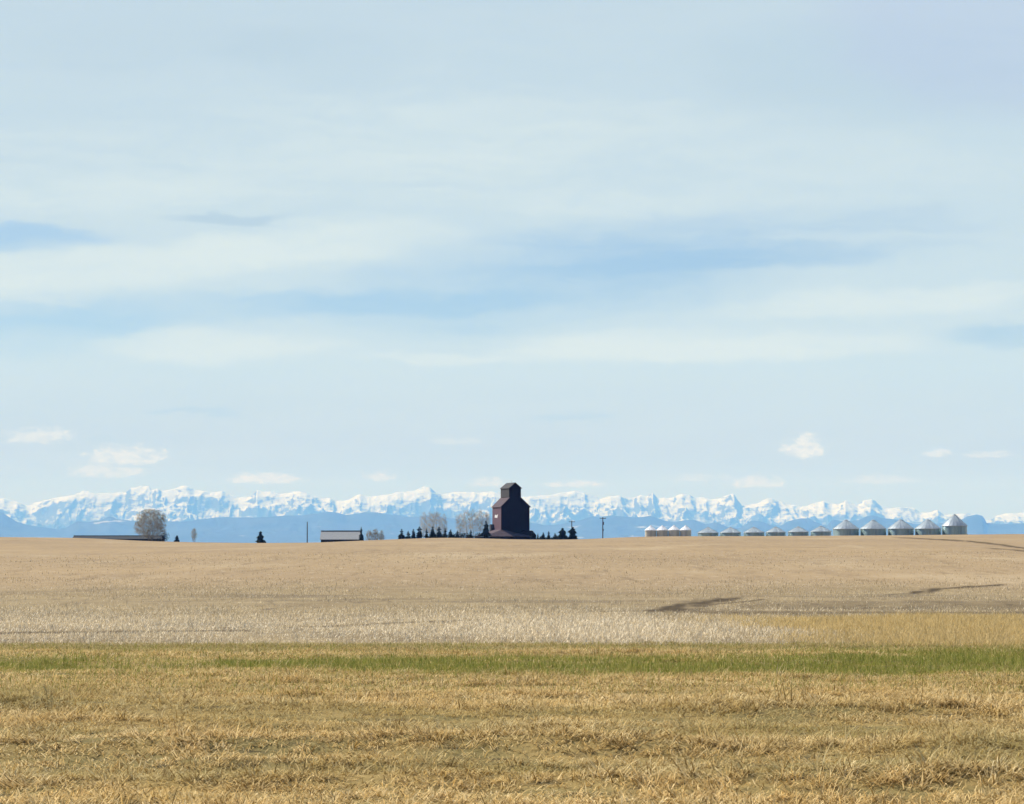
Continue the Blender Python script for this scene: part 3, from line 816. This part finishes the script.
def plant(o, px, d, label, cat='tree', group=None, rz=None, sc=None):
    o.location = on_ground(px, d); o.rotation_euler.z = random.uniform(0, 6.28) if rz is None else rz
    if sc is not None: o.scale = sc
    return tag(o, label, cat, group)

d = 1100.
t = bare_tree('round_bare_tree', height_to(150, 507.5, d), 33 * d / F, 7, 5200, 4, m_twig, .08)
plant(t, 150.5, d, 'large round leafless tree rising alone at the end of the long dark shed')
plant(leafy_shrub('dark_shrub', height_to(163, 531, d), 3.6, 8, m_needle2, 800), 163.2, d + 4, 'dark shrub tucked against the foot of the round bare tree', 'shrub')
plant(spruce('small_spruce', height_to(177, 535.2, d), .95, 12, full=1.1, cone=.5), 177, d, 'tiny dark spruce standing near the round bare tree')
plant(bare_tree('slim_bare_tree', height_to(194, 527.5, 1300.), 2.6, 2, 420, 31, m_twig), 194, 1300., 'faint slim leafless tree in the gap left of the lone spruce')
plant(spruce('lone_spruce', height_to(260, 530.8, d), 2.5, 14, full=1.2, cone=.9), 260.6, d, 'lone bushy spruce standing far from the others, left of the first pole')

d = 1120.
plant(spruce('shed_spruce', height_to(361, 526.6, d), 2.0, 15, full=1.25), 361.3, d, 'dark spruce standing against the end of the grey roofed shed')
plant(bare_tree('shed_bare_tree', height_to(370, 529, 1180.), 3.2, 2, 520, 32, m_twig), 369.5, 1180., 'leafless bush close beside the spruce at the grey roofed shed')
plant(bare_tree('shed_bare_tree', height_to(376, 528.2, 1180.), 2.6, 3, 520, 33, m_twig), 376, 1180., 'leafless bush in the middle of three by the grey roofed shed')
plant(bare_tree('shed_bare_tree', height_to(381.5, 529, 1180.), 2.2, 2, 420, 34, m_twig), 381.6, 1180., 'leafless bush farthest from the grey roofed shed')

d = 1160.
protos = [spruce('row_spruce', 5.0, 1.25, 40 + i, full=1.1, cone=(.9, 1.15, .8)[i]) for i in range(3)]
row = [(401.7, 528.6, 1.15, 'first spruce at the far end of the row left of the grain elevator'),
       (408.2, 530.7, 1.1, 'shorter spruce, second in the row left of the grain elevator'),
       (413.4, 528.8, .85, 'narrow spruce, third in the row left of the grain elevator'),
       (419.6, 526.2, 1.15, 'tall spruce, fourth in the row, just before the dark hedge begins'),
       (426.6, 528.0, .85, 'narrow spruce, fifth in the row, at the start of the dark hedge'),
       (432.6, 526.2, 1.15, 'broad tall spruce, sixth in the row, rising from the dark hedge'),
       (439.1, 526.4, 1.05, 'tall spruce, seventh in the row left of the grain elevator'),
       (445.2, 527.6, .95, 'slim spruce, eighth in the row left of the grain elevator'),
       (450.6, 529.2, 1.0, 'shorter spruce, ninth in the row left of the grain elevator'),
       (457.4, 530.2, .85, 'small spruce standing apart after the ninth one of the row'),
       (470.8, 529.4, .9, 'small spruce alone before the pale bare poplars near the elevator'),
       (486.0, 520.4, 1.0, 'tall pointed spruce close to the lit side of the grain elevator'),
       (533.0, 530.4, .85, 'slim spruce touching the dark corner of the grain elevator'),
       (537.8, 533.2, .8, 'tiny spruce, second beyond the dark side of the elevator'),
       (543.2, 532.2, 1.0, 'small spruce, third beyond the dark side of the elevator'),
       (548.7, 531.0, .85, 'small pointed spruce, fourth beyond the dark side of the elevator'),
       (555.0, 532.8, 1.25, 'small broad spruce just before the two dense dark evergreens')]
for i, (px, py, wsc, lab) in enumerate(row):
    o = protos[i] if i < 3 else copy_tree(protos[i % 3])
    h = height_to(px, py, d); dd = d + random.uniform(-6, 6)
    plant(o, px, dd, lab, 'tree', 'small spruces planted round the grain elevator', None, (wsc * 1.45 * math.sqrt(h / 5),) * 2 + (h / 5.0,))
e1 = plant(spruce('dense_evergreen', height_to(562.5, 527.8, d), 2.1, 60, full=1.6, cone=.45), 562.6, d, 'dense dark evergreen, the one nearer to the grain elevator of a touching pair', 'tree', 'pair of dense evergreens')
e2 = plant(spruce('dense_evergreen', height_to(573, 526.8, d), 2.1, 61, full=1.6, cone=.5), 572.6, d, 'dense dark evergreen below the pole with the crossarm', 'tree', 'pair of dense evergreens')

hd = leafy_shrub('hedge', height_to(450, 533.4, 1168.), 62 * 1168 / F, 70, m_needle2, 9000, 2.6)
plant(leafy_shrub('hedge', height_to(552, 536.0, 1168.), 40 * 1168 / F, 72, m_needle2, 5500, 2.6), 553, 1168., 'low dark hedge under the small spruces on the dark side of the elevator', 'hedge', rz=0)
plant(hd, 455, 1168., 'low dark hedge running along the foot of the spruce row', 'hedge', rz=0)

d = 1215.
pp = [bare_tree('bare_poplar', 12.0, 4.6, 1, 640, 80 + i, m_twig_pale, .2, 1.5, .017) for i in range(3)]
pop = [(423.5, 513.5, 'bare poplar at the outer end of the row behind the spruces'), (430.5, 511.8, 'bare poplar, second in the row behind the spruces'),
       (437, 511.5, 'bare poplar, third in the row behind the spruces, thick topped'), (443.6, 515.5, 'lower bare poplar, fourth in the row behind the spruces'),
       (460.5, 513.8, 'bare poplar just after the gap in the row behind the spruces'), (467, 510.2, 'tall bare poplar, second after the gap in the row'),
       (473.4, 510.8, 'pale bare poplar behind the small spruce that stands alone'), (479.8, 509.6, 'tallest bare poplar, one before the grain elevator'),
       (486.6, 512.2, 'bare poplar behind the tall pointed spruce by the elevator')]
for i, (px, py, lab) in enumerate(pop):
    o = pp[i] if i < 3 else copy_tree(pp[i % 3])
    h = height_to(px, py - 2.5, d)
    plant(o, px, d + random.uniform(-8, 8), lab, 'tree', 'bare poplars behind the spruce row', None, (random.uniform(.8, 1.05),) * 2 + (h / 12.0,))
plant(leafy_shrub('low_shrub', 2.6, 2.6, 71, m_needle2, 300), 969.5, 1000., 'low dark shrub at the foot of the tallest grain bin', 'shrub')

# ------------------------------------------------------------------ utility poles
def utility_pole(px, py, d, label, arms, transformer=False):
    g = on_ground(px, d); h = at(px, py, d).z - g.z
    root = empty('utility_pole', g, R(12), label, 'utility pole', 'utility poles by the farm')
    mb = MB(); mb.tube((0, 0, -.3), (0, 0, h), .24, .17, 10); mb.build('pole', m_wood, root)
    for a in range(arms):
        z = h - .5 - a * 1.1
        mb = MB(); mb.box((0, -.24, z), (2.6, .14, .18)); ar = mb.build('crossarm', m_wood, root)
        for x_ in (-1.15, -.45, .45, 1.15):
            mb = MB(); mb.lathe([(.03, 0), (.09, .06), (.09, .14), (.05, .2), (.09, .25), (.05, .34), (.001, .35)], 8, (x_, -.24, z + .09)); mb.build('insulator', m_steel, ar)
    if transformer:
        mb = MB(); mb.lathe([(.001, 0), (.34, 0), (.34, 1.1), (.26, 1.22), (.001, 1.25)], 14, (.0, -.55, h - 3.0)); mb.build('transformer', m_wood, root)
        mb = MB(); mb.box((0, -.3, h - 5.0), (.5, .4, .8)); mb.build('meter_box', m_wood, root)
    return root
utility_pole(307.2, 521.8, 1140., 'wooden utility pole standing alone left of the grey roofed shed', 0)
utility_pole(571.8, 520.6, 1190., 'utility pole with a crossarm rising above the dense evergreen', 1)
utility_pole(602.8, 517.2, 1140., 'tall utility pole with a transformer standing left of the white bins', 1, True)

# ------------------------------------------------------------------ air
HAZE = 3.4e-5
m_haze = bpy.data.materials.new('prairie_air'); m_haze.use_nodes = True
nt = m_haze.node_tree
for n in list(nt.nodes):
    if n.type != 'OUTPUT_MATERIAL': nt.nodes.remove(n)
pv = nt.nodes.new('ShaderNodeVolumePrincipled')
pv.inputs['Color'].default_value = (.14, .37, .95, 1)
pv.inputs['Absorption Color'].default_value = (1, 1, 1, 1)
pv.inputs['Density'].default_value = HAZE
pv.inputs['Anisotropy'].default_value = 0.0
nt.links.new(pv.outputs[0], nt.nodes['Material Output'].inputs['Volume'])
mb = MB(); mb.box((0, 48000, 1000), (140000, 104000, 2140)); 
hz = mb.build('haze', m_haze); tag(hz, 'thin blue air over the prairie out to the mountains', 'haze', kind='stuff')

# ------------------------------------------------------------------ sky and sun
SUN_EL, SUN_LEFT = R(46), R(57)          # 57 degrees to the left of the view
sd = Vector((-math.sin(SUN_LEFT) * math.cos(SUN_EL), math.cos(SUN_LEFT) * math.cos(SUN_EL), math.sin(SUN_EL)))
L = bpy.data.lights.new('sun', 'SUN'); L.energy = 5.0; L.angle = R(.53); L.color = (1, .98, .945)
lo = bpy.data.objects.new('sun', L); COL.objects.link(lo); lo.rotation_euler = (-sd).to_track_quat('-Z', 'Y').to_euler()

W = bpy.data.worlds.new('World'); S.world = W; W.use_nodes = True
nt = W.node_tree; E.nt = nt
for n in list(nt.nodes): nt.nodes.remove(n)
out = nt.nodes.new('ShaderNodeOutputWorld')
sky = nt.nodes.new('ShaderNodeTexSky'); sky.sky_type = 'NISHITA'; sky.sun_disc = False
sky.sun_elevation = SUN_EL; sky.sun_rotation = -SUN_LEFT; sky.altitude = 1000; sky.air_density = 1.0; sky.dust_density = .1; sky.ozone_density = 3.0
bg_sky = nt.nodes.new('ShaderNodeBackground'); bg_sky.inputs['Strength'].default_value = .066
mt = nt.nodes.new('ShaderNodeMix'); mt.data_type = 'RGBA'; mt.blend_type = 'MULTIPLY'; mt.inputs[0].default_value = 1; mt.inputs[7].default_value = (.88, .97, 1.12, 1)
nt.links.new(sky.outputs[0], mt.inputs[6]); nt.links.new(mt.outputs[2], bg_sky.inputs['Color'])
tc = nt.nodes.new('ShaderNodeTexCoord')
x, y, z = sep(tc.outputs['Generated'])
yy = y.max(.08)
PX = x / yy * F + 512; PY = HOR - z / yy * F * .985
wv = vec(PX * .0045, PY * .014, 0.)
wx = noise(wv, 1, 4, .55); wy = noise(vec(PX * .0042 + 31.3, PY * .013 + 7.7, 0.), 1, 4, .55)
w2 = noise(vec(PX * .016, PY * .045, 3.), 1, 5, .65); w3 = noise(vec(PX * .014 + 9., PY * .05, 8.), 1, 5, .65)
PXw = PX + (wx - .5) * 170 + (w2 - .5) * 60; PYw = PY + (wy - .5) * 52 + (w3 - .5) * 22
def blob(cx, cy, rx, ry, k=1., slope=0.):
    a = (PXw - cx) / rx; c_ = (PYw - cy - (PXw - cx) * slope) / ry
    q = a * a + c_ * c_
    return E.m('POWER', 2.718, q * q * -.7) * k
def total(lst):
    s = None
    for it in lst:
        e = blob(*it); s = e if s is None else s + e
    return s
streak = noise(vec(PXw * .0032, PYw * .020, 5.), 1, 6, .6)
wisp = noise(vec(PXw * .011, PYw * .075, 9.), 1, 5, .6)
blue = total([(30, 243, 80, 12, .9), (640, 236, 230, 17, .5, -.02), (560, 286, 240, 42, .8, -.05), (930, 224, 130, 15, .3), (760, 262, 210, 11, .55, -.05),
              (240, 312, 260, 15, .7, -.05), (50, 335, 120, 24, .6), (430, 338, 150, 16, .3), (1010, 340, 70, 12, .75), (-150, 300, 120, 60, .5), (1200, 300, 120, 60, .5)])
blue = maprange(blue + (streak - .5) * 1.15 + (wisp - .5) * .8, .0, 1.35)
white = total([(60, 276, 210, 27, 1., -.05), (320, 246, 140, 20, .9, -.05), (205, 350, 115, 17, 1., .04), (430, 367, 110, 6, .7), (720, 350, 210, 19, .9, .01), (900, 302, 170, 17, .9, -.06), (640, 358, 150, 12, .5),
               (180, 160, 380, 60, .38, -.04), (700, 150, 420, 65, .38, .03), (90, 198, 170, 18, .35), (500, 205, 200, 12, .3)])
white = maprange(white + (streak - .5) * 1.0 + (wisp - .5) * .95, .1, 1.25)
grey = total([(235, 220, 80, 6, .9), (205, 412, 45, 4, .7), (572, 418, 40, 4, .6), (880, 80, 200, 60, .55), (120, 50, 160, 35, .35), (330, 65, 90, 45, .35), (110, 440, 30, 4, .45)])
grey = maprange(grey + (streak - .5) * .5 + (wisp - .5) * .3, .1, .95)
cover = (1 - blue * .86 * (1 - white * .8)).clamp()
ncl = noise(vec(x / (z.abs() + .12) * 1.2, y / (z.abs() + .12) * 1.2, 2.), 1, 5, .55)
front = maprange(y, .35, .85)
# cloud brightness from elevation and the brighter banks
up = maprange(PY, -120, 300, kind='LINEAR')
veil = mix(up, (.55, .69, .80), (.615, .765, .83))
veil = mix(maprange(PY, 370, 450, kind='LINEAR'), veil, (.56, .65, .685))
veil = mix((maprange(streak + (wisp - .5) * .6, .35, .7) * .16).clamp(), veil, (.74, .84, .84))
veil = mix((white * .95).clamp(), veil, (.745, .865, .865))
veil = mix(grey * .7, veil, (.46, .61, .72))
veil = mix(maprange(blob(1000, 20, 170, 90, 1.), .1, .9) * .5, veil, (.52, .62, .82))
# small fair weather puffs low over the mountains, with flat bases
pn = noise(vec(PX * .075, PY * .13, 1.), 1, 6, .7)
def puff(cx, cy, rx, ry, k):
    a = (PX - cx) / rx; c_ = (PY - cy) / ry
    c_ = c_ + c_.max(0.) * 1.2
    q = 1 - (a * a + c_ * c_)
    return maprange(q + (pn - .5) * 3.4, .0, 1.0) * k
puffs = None
for it in [(804, 452, 25, 19, .85), (40, 440, 44, 13, .55), (125, 460, 48, 17, .7), (105, 474, 44, 13, .55), (938, 456, 20, 7, .55), (990, 457, 30, 6, .45), (265, 481, 45, 10, .75),
           (378, 479, 18, 9, .55), (490, 485, 26, 8, .5), (575, 486, 40, 6, .6), (756, 485, 34, 10, .6), (880, 482, 40, 8, .35), (455, 444, 30, 6, .25), (700, 480, 40, 6, .3)]:
    e = puff(*it); puffs = e if puffs is None else puffs.max(e)
veil = mix(puffs, veil, mix(maprange(pn, .3, .6), (.80, .86, .85), (1.0, 1.04, .98)))
bg_cl = nt.nodes.new('ShaderNodeBackground'); nt.links.new(veil, bg_cl.inputs['Color']); bg_cl.inputs['Strength'].default_value = .705
rest = maprange(ncl, .56, .78) * .45                     # thin cloud over the rest of the sky
fac = (cover * front + rest * (1 - front)).clamp()
fac = fac.max(puffs * front)
mx = nt.nodes.new('ShaderNodeMixShader'); nt.links.new(fac.s, mx.inputs[0])
nt.links.new(bg_sky.outputs[0], mx.inputs[1]); nt.links.new(bg_cl.outputs[0], mx.inputs[2])
nt.links.new(mx.outputs[0], out.inputs['Surface'])
W.cycles.sampling_method = 'MANUAL'; W.cycles.sample_map_resolution = 1024

# ------------------------------------------------------------------ camera and render
cam = bpy.data.cameras.new('camera'); co = bpy.data.objects.new('camera', cam); COL.objects.link(co)
co.location = (0, 0, CAMZ); co.rotation_euler = (math.pi / 2 + PITCH, 0, 0)
cam.sensor_width = 36; cam.lens = 36 * F / 1024; cam.clip_start = .5; cam.clip_end = 250000
S.camera = co
S.view_settings.view_transform = 'Standard'; S.view_settings.look = 'None'; S.view_settings.gamma = 1; S.view_settings.exposure = 0.42
S.view_settings.use_curve_mapping = False
S.render.engine = 'CYCLES'
S.cycles.max_bounces = 4; S.cycles.diffuse_bounces = 2; S.cycles.glossy_bounces = 2; S.cycles.transmission_bounces = 3; S.cycles.volume_bounces = 1
S.cycles.sample_clamp_indirect = 8
S.cycles.use_denoising = True
try: S.cycles.denoiser = 'OPENIMAGEDENOISE'
except Exception: pass
